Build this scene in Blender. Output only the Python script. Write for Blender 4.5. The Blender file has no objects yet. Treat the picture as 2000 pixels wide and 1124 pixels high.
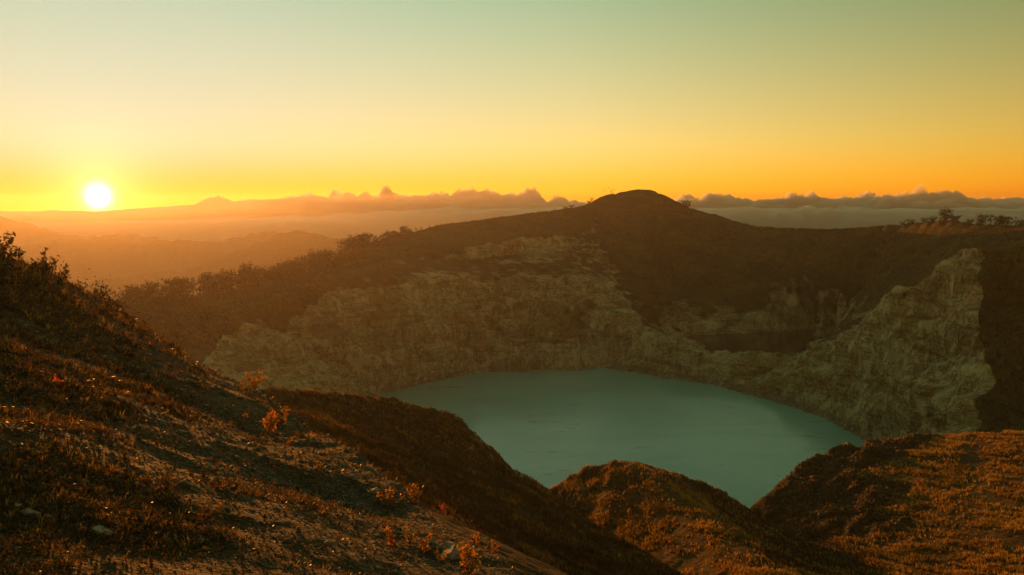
import bpy, math, random, time
import numpy as np
T0 = time.time()
sc = bpy.context.scene
C = sc.collection
rad = math.radians

# ------------------------------------------------------------------ camera
EYE = 180.0                       # metres above the turquoise lake
F = 1570.0                        # focal length in pixels of a 2000 px wide frame
PITCH = rad(5.9)
cd = bpy.data.cameras.new('camera'); cam = bpy.data.objects.new('camera', cd); C.objects.link(cam)
sc.camera = cam
cd.sensor_width = 36; cd.lens = 36*F/2000; cd.clip_start = 0.3; cd.clip_end = 80000
cam.location = (0, 0, EYE); cam.rotation_euler = (math.pi/2 - PITCH, 0, 0)

# ------------------------------------------------------------------ sky and sun
SUN_AZ, SUN_EL = rad(-27.1), rad(0.52)
sun_dir = (math.sin(SUN_AZ)*math.cos(SUN_EL), math.cos(SUN_AZ)*math.cos(SUN_EL), math.sin(SUN_EL))
w = bpy.data.worlds.new('World'); sc.world = w; w.use_nodes = True
wn = w.node_tree; N = wn.nodes; L = wn.links
bg = N['Background']; bg.inputs[1].default_value = 0.15
sky = N.new('ShaderNodeTexSky'); sky.sky_type = 'NISHITA'; sky.sun_disc = False
sky.sun_elevation = SUN_EL; sky.sun_rotation = SUN_AZ
sky.altitude = 1600; sky.air_density = 1.0; sky.dust_density = 1.0; sky.ozone_density = 1.0
def vm(op, a, b=None, c=None):
    n = N.new('ShaderNodeVectorMath'); n.operation = op
    for i, v in enumerate((a, b, c)):
        if v is None: continue
        if isinstance(v, (tuple, list)): n.inputs[i].default_value = v
        elif isinstance(v, (int, float)): n.inputs[i].default_value = (v, v, v)
        else: L.new(v, n.inputs[i])
    return n
def fm(op, a, b=None, c=None):
    n = N.new('ShaderNodeMath'); n.operation = op
    for i, v in enumerate((a, b, c)):
        if v is None: continue
        if isinstance(v, (int, float)): n.inputs[i].default_value = v
        else: L.new(v, n.inputs[i])
    return n.outputs[0]
# film-like response of the dawn sky for each channel, g*c^p/(1+k*c^p), and a creamy aureole of hazy air round the sun
EXPO = 0.15*2**1.32
tc = N.new('ShaderNodeTexCoord')
nrm = vm('NORMALIZE', tc.outputs['Generated']).outputs[0]
dot = vm('DOT_PRODUCT', nrm, sun_dir).outputs['Value']
ang = fm('MULTIPLY', fm('ARCCOSINE', fm('MINIMUM', dot, 0.9999999)), 180/math.pi)      # degrees from the sun
sepz = N.new('ShaderNodeSeparateXYZ'); L.new(nrm, sepz.inputs[0])
elev = fm('MULTIPLY', fm('ARCSINE', sepz.outputs[2]), 180/math.pi)
elc = fm('MAXIMUM', fm('MINIMUM', elev, 15.0), 0.0)
cpw = vm('POWER', vm('MAXIMUM', sky.outputs[0], 0.0).outputs[0], 1.8).outputs[0]
num = vm('MULTIPLY', cpw, (1.28/EXPO, 0.478/EXPO, 0.0980/EXPO)).outputs[0]
den = vm('ADD', vm('MULTIPLY', cpw, (0.8176, 0.5668, 0.0290)).outputs[0], 1.0).outputs[0]
skyc = vm('DIVIDE', num, den).outputs[0]
sx = N.new('ShaderNodeCombineXYZ')
for i, kf in enumerate((-0.043, -0.002, 0.032)): L.new(fm('POWER', 2.71828, fm('MULTIPLY', elc, kf)), sx.inputs[i])
skyc = vm('MULTIPLY', skyc, sx.outputs[0]).outputs[0]
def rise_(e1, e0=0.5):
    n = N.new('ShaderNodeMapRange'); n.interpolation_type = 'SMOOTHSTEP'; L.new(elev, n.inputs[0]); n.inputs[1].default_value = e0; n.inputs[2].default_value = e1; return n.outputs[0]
# upper sky lifted and warmed: added fill light for the crater, softer falloff
sky_fill = vm('SCALE', (1.0, 0.75, 0.60)); L.new(rise_(60.0, 15.0), sky_fill.inputs['Scale'])
skyc = vm('MULTIPLY', skyc, vm('ADD', sky_fill.outputs[0], 1.0).outputs[0]).outputs[0]
cr = N.new('ShaderNodeCombineXYZ')
L.new(fm('MULTIPLY', fm('MULTIPLY', fm('POWER', 2.71828, fm('MULTIPLY', ang, -1/40)), rise_(4.75)), 0.385/EXPO), cr.inputs[1])
L.new(fm('MULTIPLY', fm('MULTIPLY', fm('POWER', 2.71828, fm('MULTIPLY', ang, -1/19.3)), rise_(4.4, -0.2)), 0.50/EXPO), cr.inputs[2])
skyc = vm('ADD', skyc, cr.outputs[0]).outputs[0]
dim = vm('SCALE', skyc); L.new(fm('SUBTRACT', 1.0, fm('MULTIPLY', fm('POWER', 2.71828, fm('MULTIPLY', ang, -1/22)), 0.40)), dim.inputs['Scale']); dim2 = vm('SCALE', dim.outputs[0]); L.new(fm('SUBTRACT', 1.0, fm('MULTIPLY', fm('MINIMUM', fm('MAXIMUM', fm('SUBTRACT', ang, 32.0), 0.0), 30.0), 0.0065)), dim2.inputs['Scale']); skyc = dim2.outputs[0]
# the sun's disc and the bright air close round it
disc = fm('MULTIPLY', fm('POWER', 2.718, fm('MULTIPLY', fm('POWER', fm('DIVIDE', ang, 0.26), 1.1), -1.0)), 90.0)
halo = fm('MULTIPLY', fm('POWER', 2.718, fm('MULTIPLY', ang, -1/2.0)), 2.4)
a1 = vm('SCALE', (1.0, 0.88, 0.55)); L.new(disc, a1.inputs['Scale'])
a2 = vm('SCALE', (1.0, 0.86, 0.30)); L.new(halo, a2.inputs['Scale'])
tot = vm('ADD', vm('ADD', skyc, a1.outputs[0]).outputs[0], a2.outputs[0]).outputs[0]
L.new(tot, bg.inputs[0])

sl = bpy.data.lights.new('sun', 'SUN'); sl.energy = 3.8; sl.angle = rad(0.6); sl.color = (1.0, 0.32, 0.05)
so = bpy.data.objects.new('sun', sl); C.objects.link(so)
from mathutils import Vector
so.rotation_euler = Vector(sun_dir).to_track_quat('Z', 'Y').to_euler()

vs = sc.view_settings
vs.view_transform = 'Standard'; vs.look = 'None'; vs.gamma = 1.0; vs.use_curve_mapping = False
vs.exposure = 1.35
cy = sc.cycles
cy.use_denoising = True; cy.max_bounces = 6; cy.diffuse_bounces = 3; cy.volume_bounces = 1
cy.transmission_bounces = 3; cy.transparent_max_bounces = 16; cy.use_adaptive_sampling = True; cy.adaptive_threshold = 0.01

# ------------------------------------------------------------------ helpers
def emp(name, loc, label=None, cat=None, group=None, kind=None):
    o = bpy.data.objects.new(name, None); C.objects.link(o); o.location = loc
    o.empty_display_size = 0.2
    tag(o, label, cat, group, kind); return o
def tag(o, label=None, cat=None, group=None, kind=None):
    if label: o['label'] = label
    if cat: o['category'] = cat
    if group: o['group'] = group
    if kind: o['kind'] = kind
    return o
def mesh_np(name, V, Fc, mat, smooth=True):
    """V (n,3) array, Fc (m,k) array of equal-sized faces -> mesh datablock"""
    V = np.ascontiguousarray(V, dtype=np.float32); Fc = np.ascontiguousarray(Fc, dtype=np.int32)
    me = bpy.data.meshes.new(name); k = Fc.shape[1]
    me.vertices.add(len(V)); me.vertices.foreach_set('co', V.ravel())
    me.loops.add(Fc.size); me.loops.foreach_set('vertex_index', Fc.ravel())
    me.polygons.add(len(Fc)); me.polygons.foreach_set('loop_start', np.arange(0, Fc.size, k, dtype=np.int32))
    if smooth: me.polygons.foreach_set('use_smooth', np.ones(len(Fc), dtype=bool))
    me.update(calc_edges=True)
    me.materials.append(mat)
    return me
def link(name, me, parent=None):
    o = bpy.data.objects.new(name, me); C.objects.link(o); o.parent = parent; return o

# gradient noise -----------------------------------------------------------
_r = np.random.RandomState(7)
_P = np.concatenate([_r.permutation(256)]*3).astype(np.int32)
_G = _r.normal(size=(256, 3)).astype(np.float32); _G /= np.linalg.norm(_G, axis=1, keepdims=True)
def noise(x, y, z=0.0, seed=0):
    x = np.asarray(x, np.float32); y = np.asarray(y, np.float32)
    flat = np.isscalar(z)
    x = x + 37.13*seed; y = y + 17.71*seed
    xi = np.floor(x).astype(np.int32); yi = np.floor(y).astype(np.int32)
    xf = x - xi; yf = y - yi
    ux = xf*xf*xf*(xf*(xf*6-15)+10); uy = yf*yf*yf*(yf*(yf*6-15)+10)
    xi &= 255; yi &= 255
    def g(h, dx, dy, dz): gg = _G[h]; return gg[..., 0]*dx + gg[..., 1]*dy + (gg[..., 2]*dz if dz is not None else 0)
    if flat:
        a = _P[xi]; b = _P[xi+1]
        n00 = g(_P[a+yi], xf, yf, None); n10 = g(_P[b+yi], xf-1, yf, None)
        n01 = g(_P[a+yi+1], xf, yf-1, None); n11 = g(_P[b+yi+1], xf-1, yf-1, None)
        return ((n00*(1-ux)+n10*ux)*(1-uy) + (n01*(1-ux)+n11*ux)*uy)*1.6
    z = np.asarray(z, np.float32) + 5.3*seed
    zi = np.floor(z).astype(np.int32); zf = z - zi; uz = zf*zf*zf*(zf*(zf*6-15)+10); zi &= 255
    a = _P[xi]; b = _P[xi+1]; aa = _P[a+yi]; ab = _P[a+yi+1]; ba = _P[b+yi]; bb = _P[b+yi+1]
    def lay(k, dz):
        return ((g(_P[aa+zi+k], xf, yf, dz)*(1-ux)+g(_P[ba+zi+k], xf-1, yf, dz)*ux)*(1-uy)
              + (g(_P[ab+zi+k], xf, yf-1, dz)*(1-ux)+g(_P[bb+zi+k], xf-1, yf-1, dz)*ux)*uy)
    return (lay(0, zf)*(1-uz) + lay(1, zf-1)*uz)*1.5
def fbm(x, y, oct, seed=0, gain=0.5, lac=2.03):
    s = 0; a = 1.0
    for i in range(oct):
        s = s + a*noise(x, y, 0.0, seed+i); x = x*lac; y = y*lac; a *= gain
    return s
def sstep(a, b, x):
    t = np.clip((x-a)/(b-a), 0, 1); return t*t*(3-2*t)

# photograph geometry: a point of the place given by its bearing, its height angle and its distance
cp, sp_ = math.cos(PITCH), math.sin(PITCH)
def ray(px, py):
    X = (px-1000)/F; Y = (562-py)/F
    return X, cp + Y*sp_, -sp_ + Y*cp
def bear(px, py):                       # -> u (bearing as tangent in px), slope
    x, y, z = ray(px, py)
    return 1000 + F*x/y, z/math.hypot(x, y)
def P(px, py, d):
    u, s = bear(px, py); return (u, d, s*d)
def S(px, py, zl):                      # where a sight line meets the level zl
    u, s = bear(px, py); return (u, zl/s, zl)
def xy(u, d):
    a = np.arctan((np.asarray(u)-1000)/F); return d*np.sin(a), d*np.cos(a)

LAKE = -EYE; LAKE2 = -165.0
# ------------------------------------------------------------------ the lines of the land
lines = []
def ln(*pts): lines.append(list(pts))
def lp(*pts): lines.append([P(*p) for p in pts])
# camera hill
fg_edge = [(-500,330,60),(-300,385,62),(-100,450,68),(0,507,74),(60,520,78),(110,538,80),(150,566,84),(230,605,88),(300,655,88),(370,703,80),(400,727,75),(450,747,68),
   (510,764,61),(560,802,53),(600,834,47),(650,862,42),(700,890,37),(760,935,32),(800,966,29),(850,1012,25),(900,1052,22),(960,1092,19.5),(1010,1126,17.5),(1080,1190,14.5)]
lp(*fg_edge)
lp((-500,1124,10),(-300,1124,11),(0,1124,12),(300,1124,12.5),(600,1124,13.5),(800,1124,15),(1010,1124,17.4))
lp((-300,850,17),(0,830,20),(200,850,23),(400,900,25),(600,960,26),(740,1010,25.5))
lp((-300,620,32),(0,655,40),(200,720,44),(330,780,46),(450,830,44),(560,890,39))
ln((-500,3,-2.6),(1000,3,-2.6),(2500,3,-2.6))
ln((-500,6,-3.6),(600,6,-3.9),(1000,6,-4.3),(1600,6,-4.6),(2500,6,-4.4))
# drop behind the camera hill, below the frame on the right
ln((1150,15.4,-9.1),(1300,19.6,-12.6),(1600,21,-14),(2500,21,-14))
ln((1300,42,-25.2),(1600,43.4,-26.6),(2500,43.4,-26.6))
ln((1450,77,-44.8),(1700,80.5,-46.2),(2500,80.5,-46.2))
ln((520,74,-21),(700,46,-17),(850,34,-15.4),(1000,25.2,-13.3),(1100,21,-11.2))
ln((640,84,-28),(850,66.5,-26.6),(1050,52.5,-25.2),(1250,52.5,-29.4))
# the grassy spur
lp((505,757,143.5),(600,764,154),(700,772,162.4),(800,789,169.4),(870,802,172.9),(890,808,175),(920,838,174.3),(950,872,172.9),(1000,925,170.8),(1060,950,166.6),(1120,990,150.5),(1180,1030,133),(1260,1078,116.9),(1340,1124,102.9),(1420,1180,87.5))
lp((560,800,122.5),(700,860,117.6),(800,920,110.6),(900,985,105),(1000,1050,99.4),(1100,1110,93.8),(1170,1180,86.8))
ln((960,192.5,-68.6),(1050,187.6,-78.4),(1130,175,-75.6),(1220,157.5,-73.5),(1300,141.4,-70.7),(1400,124.6,-64.4),(1500,105,-56))
ln((1040,210,-89.6),(1065,217,-89.6),(1090,231,-98)); ln((1462,212,-92),(1484,216,-98),(1500,224,-95)); ln((1470,240,-112),(1500,245,-112)); ln((1455,266,-110.6),(1505,273,-112)); ln((1040,245,-105),(1110,266,-112))
ln((1130,220.5,-84),(1210,220.5,-82.6),(1300,218.4,-82.6),(1390,214.2,-84))
ln((1560,241.5,-94.5),(1640,257.6,-94.5),(1760,269.5,-91),(1850,274.4,-87.5))
ln((700,183.4,-59.5),(800,190.4,-61.6),(890,197.4,-66.5))
# middle mound
lp((1068,950,197.4),(1130,920,196),(1170,903,194.6),(1210,897,192.5),(1250,902,191.1),(1300,916,189),(1340,932,186.2),(1400,957,183.4),(1440,977,181),(1466,996,179.2))
lp((1210,897,192.5),(1290,940,177),(1380,1005,158),(1450,1075,142),(1490,1150,128))
lp((1340,950,183),(1400,980,180),(1470,1020,175),(1560,1075,166),(1640,1130,158))
lp((1180,990,177.8),(1280,1040,162.4),(1380,1110,145.6),(1420,1180,133))
# gully
lp((1481,1030,196),(1500,1034,190),(1560,1058,181),(1640,1085,169.4),(1720,1124,159.6),(1820,1180,148.4))
# right-hand mound
lp((1494,985,193.2),(1498,957,198.8),(1540,926,210),(1590,893,219.8),(1640,877,226.8),(1700,863,233.8),(1780,853,239.4),(1850,846,242.2),(1930,840,243.6),(2000,838,243.6),(2150,838,241.5),(2500,850,238))
lp((1600,985,193.2),(1700,970,196),(1850,955,200.2),(2000,945,201.6),(2500,950,196))
lp((1640,1060,175),(1740,1075,170.1),(1850,1080,168),(2000,1085,166.6),(2500,1090,165.2))
lp((1800,1124,159.6),(2000,1130,156.8),(2500,1150,151.2))
ln((1900,301,-87.5),(2000,304.5,-85.4),(2500,301,-87.5))
# turquoise lake
shore_px = [(740,772),(800,756),(880,738),(960,722),(1020,714),(1100,716),(1180,720),(1240,728),(1300,739),(1390,751),(1450,768),(1530,790),(1600,812),(1650,838),(1695,862),
   (1725,895),(1700,945),(1620,990),(1500,1028),(1350,1040),(1200,1022),(1050,985),(900,895),(780,825),(715,790)]
shore = [S(a, b, LAKE) for a, b in shore_px]
ln(*(shore+shore[:1]))
shore2_px = [(1343,657),(1400,653),(1480,651),(1560,645),(1610,642),(1655,643),(1665,655),(1600,690),(1500,706),(1400,698),(1335,668)]
shore2 = [S(a, b, LAKE2) for a, b in shore2_px]
ln(*(shore2+shore2[:1]))
# left crater wall
lp((330,700,400),(385,708,470),(405,690,520),(430,642,600),(480,612,670),(560,574,770),(640,548,840),(740,532,890),(850,547,920),(1000,541,980),(1100,545,1000),(1200,563,1020))
lp((520,690,690),(640,650,760),(740,610,812),(850,618,850),(950,652,862),(1000,672,868),(1100,668,872),(1160,650,885))
lp((700,505,1000),(800,507,1030),(885,509,1045),(990,500,1085),(1080,475,1140))
lp((700,497,1025),(800,497,1055),(885,489,1060),(990,473,1100),(1080,455,1160))
# ridge from the peak down to the lip between the two lakes, then up the right-hand wall
lp((1148,402,1365),(1158,440,1270),(1165,485,1180),(1185,530,1090),(1205,570,1010),(1240,620,930),(1262,640,900),(1330,668,868),(1390,692,856),(1430,688,856),(1480,684,852),(1530,688,846),(1580,692,838),(1625,682,815),(1655,662,792),(1690,640,770),(1715,618,752),(1738,578,736),(1760,562,726),(1785,576,716),(1812,558,706),(1850,515,690),(1870,496,682),(1890,487,675),(2000,492,640),(2150,495,620),(2500,510,600))
lp((1890,487,675),(1902,560,640),(1906,640,600),(1928,740,550),(1936,800,520),(1936,838,500),(1930,890,470))
lp((2000,600,612),(2000,750,560),(2000,836,505))
lp((1960,600,622),(2300,600,600)); lp((1975,750,556),(2300,760,540))
# shoulder of pale rock behind the small lake
lp((1600,640,1075),(1606,590,1090),(1622,556,1100),(1665,580,1085),(1700,612,1070))
# outer rim and peak
rim = [(-500,575,260),(-300,580,290),(100,600,520),(230,594,640),(300,592,720),(400,584,830),(480,574,910),(560,560,980),(640,516,1040),(700,480,1090),(780,459,1150),(860,439,1210),(1000,421,1280),(1100,409,1340),
   (1145,401,1370),(1180,384,1380),(1212,374,1385),(1240,367,1385),(1268,373,1385),(1300,385,1380),(1350,404,1370),(1420,429,1340),(1470,442,1310),(1530,444,1290),(1620,447,1260),(1700,442,1230),(1780,435,1190),(1850,432,1150),(1920,437,1110),(2000,441,1080),(2150,445,1020),(2500,455,1000)]
lp(*rim)
lp((1300,560,1180),(1400,570,1150),(1500,560,1140),(1580,545,1130))
lp((1700,540,1000),(1800,505,960),(1900,470,950),(2100,470,900))
# outer side
ln(*[(P(*p)[0], p[2]*1.12+30, P(*p)[2]-75) for p in rim])
ln((-500,900,-330),(300,1100,-330),(800,1700,-330),(1300,1900,-330),(2500,1800,-330))
ln((-500,1500,-470),(500,1900,-480),(1000,2400,-480),(2500,2600,-480))
ln((-500,2400,-520),(500,2600,-540),(1000,3000,-540),(2500,3000,-540))
# hazy ranges beyond
lp((-500,520,3200),(-200,500,3300),(0,520,3300),(150,545,3300),(300,512,3350),(380,500,3400),(470,490,3400),(540,470,3450),(585,472,3500),(620,480,3500),(665,486,3500),(760,520,3500))
ln((-500,4100,-520),(800,4200,-520),(2500,4200,-540))
lp((-500,470,4700),(0,490,4700),(150,475,4800),(240,470,4800),(330,478,4800),(420,468,5000),(480,449,5100),(522,440,5150),(560,451,5150),(602,446,5150),(650,462,5150),(700,464,5150),(800,490,5200))
ln((-500,5600,-480),(800,5700,-500),(2500,5700,-540))
lp((-500,405,6400),(-250,430,6400),(-80,418,6400),(0,423,6400),(60,441,6400),(95,449,6400),(130,446,6400),(190,462,6400),(260,458,6400),(330,468,6400),(420,480,6400),(700,500,6400))
ln((-500,7150,-560),(2500,7150,-560))

# ------------------------------------------------------------------ smooth land: heat-flow interpolation between the lines
U0, U1 = -420.0, 2420.0
A0, A1 = math.atan((U0-1000)/F), math.atan((U1-1000)/F)
R0, R1 = math.log(3.0), math.log(7150.0)
NA, NR = 256, 704
sumz = np.zeros((NR, NA)); cnt = np.zeros((NR, NA))
for lnp in lines:
    for (u0, d0, z0), (u1, d1, z1) in zip(lnp[:-1], lnp[1:]):
        a0 = (math.atan((u0-1000)/F)-A0)/(A1-A0)*(NA-1); a1 = (math.atan((u1-1000)/F)-A0)/(A1-A0)*(NA-1)
        r0 = (math.log(d0)-R0)/(R1-R0)*(NR-1); r1 = (math.log(d1)-R0)/(R1-R0)*(NR-1)
        n = int(max(abs(a1-a0), abs(r1-r0))*2)+2
        t = np.linspace(0, 1, n)
        ia = np.rint(a0+(a1-a0)*t).astype(int); ir = np.rint(r0+(r1-r0)*t).astype(int); zz = z0+(z1-z0)*t
        ok = (ia >= 0) & (ia < NA) & (ir >= 0) & (ir < NR)
        np.add.at(sumz, (ir[ok], ia[ok]), zz[ok]); np.add.at(cnt, (ir[ok], ia[ok]), 1)
def pip(px, py, poly):
    ins = np.zeros(px.shape, bool); n = len(poly)
    for i in range(n):
        x0, y0 = poly[i]; x1, y1 = poly[(i+1) % n]
        c = ((y0 > py) != (y1 > py)) & (px < (x1-x0)*(py-y0)/((y1-y0) or 1e-9)+x0)
        ins ^= c
    return ins
gu = 1000+F*np.tan(np.linspace(A0, A1, NA)); gr = np.linspace(R0, R1, NR)
GU, GR = np.meshgrid(gu, gr)
for sh, lev in ((shore, LAKE), (shore2, LAKE2)):
    m = pip(GU, GR, [(p[0], math.log(p[1])) for p in sh]) & (cnt == 0)
    sumz[m] = lev-6; cnt[m] = 1
levels = [(sumz, cnt)]
while min(levels[-1][0].shape) > 8:
    s, c = levels[-1]
    s2 = s.reshape(s.shape[0]//2, 2, s.shape[1]//2, 2).sum((1, 3)); c2 = c.reshape(c.shape[0]//2, 2, c.shape[1]//2, 2).sum((1, 3))
    if s2.shape[0] % 2 or s2.shape[1] % 2 or s2.shape[1] < 8:
        levels.append((s2, c2)); break
    levels.append((s2, c2))
Z = None
WA = 2.6
for s, c in levels[::-1]:
    fix = c > 0; val = np.where(fix, s/np.maximum(c, 1), 0)
    if Z is None: Z = np.where(fix, val, val[fix].mean())
    else: Z = np.repeat(np.repeat(Z, 2, 0), 2, 1)
    Z = np.where(fix, val, Z)
    for it in range(240):
        Zp = np.pad(Z, 1, mode='edge')
        q = (WA*(Zp[1:-1, :-2]+Zp[1:-1, 2:]) + Zp[:-2, 1:-1]+Zp[2:, 1:-1])/(2*WA+2)
        Z = np.where(fix, val, q)
def blur(Zi, k):
    for _ in range(k):
        Zp = np.pad(Zi, 1, mode='edge')
        Zi = (Zp[1:-1, :-2]+Zp[1:-1, 2:]+Zp[:-2, 1:-1]+Zp[2:, 1:-1]+4*Zi)/8
    return Zi
ed = np.exp(GR)
wsoft = ((ed > 92) & (ed < 300)).astype(float)          # rounded grassy spurs and mounds
Z = Z*(1-wsoft) + blur(Z, 1)*wsoft
win = sstep(0, 1, np.clip((178-ed)/12, 0, 1))*sstep(88, 98, ed)*sstep(1080, 1160, GU)          # inside the mounds, away from their skylines
Z = Z*(1-win) + blur(Z, 40)*win

# ------------------------------------------------------------------ final grid
def segs(parts):
    out = []
    for a, b, n in parts: out.append(np.exp(np.linspace(math.log(a), math.log(b), n, endpoint=False)))
    return np.concatenate(out+[np.array([parts[-1][1]])])
D = segs([(3, 10, 16), (10, 88, 250), (88, 247, 275), (247, 480, 45), (480, 1450, 540), (1450, 7150, 110)])
uu = np.concatenate([np.linspace(U0+2, -40, 50, endpoint=False), np.linspace(-40, 2040, 670, endpoint=False), np.linspace(2040, U1-2, 51)])
nr, nc = len(D), len(uu)
az = np.arctan((uu-1000)/F)
fa = np.clip((az-A0)/(A1-A0)*(NA-1), 0, NA-1.001); fr = np.clip((np.log(D)-R0)/(R1-R0)*(NR-1), 0, NR-1.001)
ia = fa.astype(int); ta = fa-ia; ir = fr.astype(int); tr = (fr-ir)[:, None]
Zr = Z[ir]*(1-tr)+Z[ir+1]*tr
Z1 = (Zr[:, ia]*(1-ta)+Zr[:, ia+1]*ta)
DD = np.repeat(D[:, None], nc, 1); UU = np.repeat(uu[None], nr, 0)
X = DD*np.sin(az)[None]; Y = DD*np.cos(az)[None]
# slope of the smooth land
dzr = np.gradient(Z1, axis=0)/np.gradient(DD, axis=0)
dza = np.gradient(Z1, axis=1)/(np.gradient(az)[None]*DD)
slope = np.hypot(dzr, dza)
LD = np.log(DD)
def edge_d(pts):
    q = sorted([P(*p)[:2] for p in pts]); return np.interp(uu, [a for a, b in q], [b for a, b in q])
dF = edge_d(fg_edge); dF = np.where(uu > 1080, np.interp(uu, [1080, 1200, 2500], [14.5, 12, 12]), dF)
isF = DD < dF[None]*1.22
isF_soft = 1-sstep(1.1, 1.35, DD/dF[None])
near = (DD < 400) & ~isF
crater = (DD >= 400) & (DD < 1400)
far = DD >= 1400
def poly(pts): return pip(UU, DD, pts)
lake_m = pip(UU, LD, [(p[0], math.log(p[1])) for p in shore]) | pip(UU, LD, [(p[0], math.log(p[1])) for p in shore2])
lakez = np.where((DD > 860) & (UU > 1290), LAKE2, LAKE)

dep = Y*cp-Z1*sp_; PX = 1000+F*X/dep; PY = 562-F*(Y*sp_+Z1*cp)/dep
def vpoly(pts, d0, d1): return pip(PX, PY, pts) & (DD > d0) & (DD < d1)
def ib0(A, k):
    A = A.astype(np.float32)
    for _ in range(k):
        Ap = np.pad(A, 1, mode='edge'); A = (Ap[1:-1, :-2]+Ap[1:-1, 2:]+Ap[:-2, 1:-1]+Ap[2:, 1:-1]+2*A)/6
    return A
# masks of what the ground is made of (0..1): pale rock, dry grass, gravel, rust-red earth with orange flare painted in at left
n_big = fbm(X/90, Y/90, 3, 11); n_mid = fbm(X/22, Y/22, 3, 21); n_mid2 = fbm(X/8, Y/8, 3, 23)
n_e = fbm(X/30, Y/30, 4, 25)
c1 = pip(UU-26*n_e*sstep(1500, 1800, UU), LD+0.02*n_e, [(u, math.log(d)) for u, d in [(330,380),(385,475),(430,590),(560,735),(640,805),(740,868),(850,930),(1000,985),(1100,1010),(1190,1060),(1210,1010),(1255,915),(1330,880),(1400,868),(1580,850),(1660,800),(1740,745),(1800,720),(1890,690),(1915,640),(1925,600),(1950,545),(1950,440),(1700,352),(1400,320),(900,300),(500,360)]])
wall2 = pip(UU, LD, [(u, math.log(d)) for u, d in [(1190,1060),(1255,915),(1400,868),(1660,800),(1740,745),(1890,680),(1900,900),(1750,1130),(1650,1160),(1500,1120),(1300,1110)]])
rise = Z1-lakez
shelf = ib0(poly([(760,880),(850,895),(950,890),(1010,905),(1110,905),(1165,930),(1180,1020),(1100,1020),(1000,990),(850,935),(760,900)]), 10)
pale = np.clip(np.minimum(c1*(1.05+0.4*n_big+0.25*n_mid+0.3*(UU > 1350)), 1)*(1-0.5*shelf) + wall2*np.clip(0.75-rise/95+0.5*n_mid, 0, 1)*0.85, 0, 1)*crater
pale0 = pale.copy()
scarp = ib0(poly([(880,1035),(885,1072),(990,1115),(1090,1172),(1100,1150),(990,1080)]), 3)
upsh = ib0(vpoly([(640,545),(740,510),(900,490),(1100,455),(1165,445),(1215,560),(1000,548),(850,552)], 840, 1330), 10)
pale = np.maximum(pale, upsh*np.clip(0.50+0.5*n_big+0.4*n_mid2, 0, 0.75))
pale = np.maximum(pale, scarp*np.clip(0.55+1.5*n_mid2, 0, 1)*sstep(880, 930, UU)*(1-0.6*sstep(1000, 1090, UU)))
nose = ib0(poly([(905,150),(905,182),(960,182),(1075,172),(1130,152),(1060,150),(990,158),(950,160)]), 6)
pale = np.maximum(pale, nose*np.clip(0.45+1.3*n_mid2, 0, 1)*0.75)
spine = ib0(vpoly([(1150,410),(1165,410),(1172,480),(1215,530),(1232,590),(1190,570),(1110,545),(1115,480),(1150,470)], 950, 1360), 6)
pale = np.maximum(pale, spine*np.clip(0.35+1.6*n_mid2, 0, 1)*0.8)
w2p = ib0(vpoly([(1500,560),(1560,530),(1600,560),(1640,560),(1700,610),(1690,640),(1560,645),(1480,640),(1330,655),(1290,610),(1340,600),(1420,630),(1500,600)], 880, 1200), 8)
pale = np.maximum(pale, w2p*np.clip(0.45+1.4*n_mid2, 0, 1)*0.75)
wc = np.maximum(pale0, 0.35*np.maximum(spine, w2p))
pale = pale*sstep(0.10, 0.42, slope+0.12*n_mid+0.1)
pale = np.maximum(pale, 0.9*c1*(1-sstep(2, 9, rise+2*n_mid)))
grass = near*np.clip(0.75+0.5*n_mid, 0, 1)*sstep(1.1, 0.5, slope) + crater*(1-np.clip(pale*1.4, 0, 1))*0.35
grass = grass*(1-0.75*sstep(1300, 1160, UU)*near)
scree = isF_soft*np.clip(0.55+0.8*fbm(X/9, Y/9, 3, 31), 0, 1)
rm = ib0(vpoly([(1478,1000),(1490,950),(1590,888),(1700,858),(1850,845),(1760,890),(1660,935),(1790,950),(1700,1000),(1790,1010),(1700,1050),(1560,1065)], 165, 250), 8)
flank_shade = ib0(vpoly([(1330,925),(1480,990),(1700,1100),(1760,1130),(1520,1130),(1470,1060),(1400,995)], 140, 200), 6)  # right flank of the middle mound: its shade put into darker ground and growth
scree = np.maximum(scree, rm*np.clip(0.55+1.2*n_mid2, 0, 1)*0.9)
grass = grass*(1-0.8*rm)*(1-0.7*flank_shade)
red = np.clip(poly([(600,800),(640,900),(860,1100),(1080,1150),(1180,1060),(1000,985),(850,925),(740,855)])*(0.5+0.9*n_mid)
      + poly([(1200,1010),(1420,1120),(1420,900),(1300,880)])*0.5 + isF*sstep(420, 60, UU)*(0.4+0.6*n_mid), 0, 1)  # camera hillside term: orange sun flare put into the earth colour

def ib(A, k):
    A = A.astype(np.float32)
    for _ in range(k):
        Ap = np.pad(A, 1, mode='edge'); A = (Ap[1:-1, :-2]+Ap[1:-1, 2:]+Ap[:-2, 1:-1]+Ap[2:, 1:-1]+2*A)/6
    return A
tuss0 = sstep(-0.30, 0.40, noise(X/2.2+Y/6, Y/7, 0.0, 207)+0.5*noise(X/14, Y/14, 0.0, 208))
grass = np.where(near, grass*(0.25+0.75*tuss0), grass)
pale = ib(pale, 5); grass = ib(grass, 1); red = ib(red, 12); scree = ib(scree, 3)
# relief -------------------------------------------------------------------
wrock = np.clip(wc*sstep(0.1, 0.42, slope+0.1)+c1*0.2+crater*(0.25+0.3*sstep(980, 1060, DD))*sstep(0.22, 0.5, slope), 0, 1)*(~lake_m)
wrock = ib(wrock, 8)*sstep(360, 520, UU)*(1-sstep(1020, 1100, DD)*sstep(480, 450, PY))
H = np.zeros_like(Z1)
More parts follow.
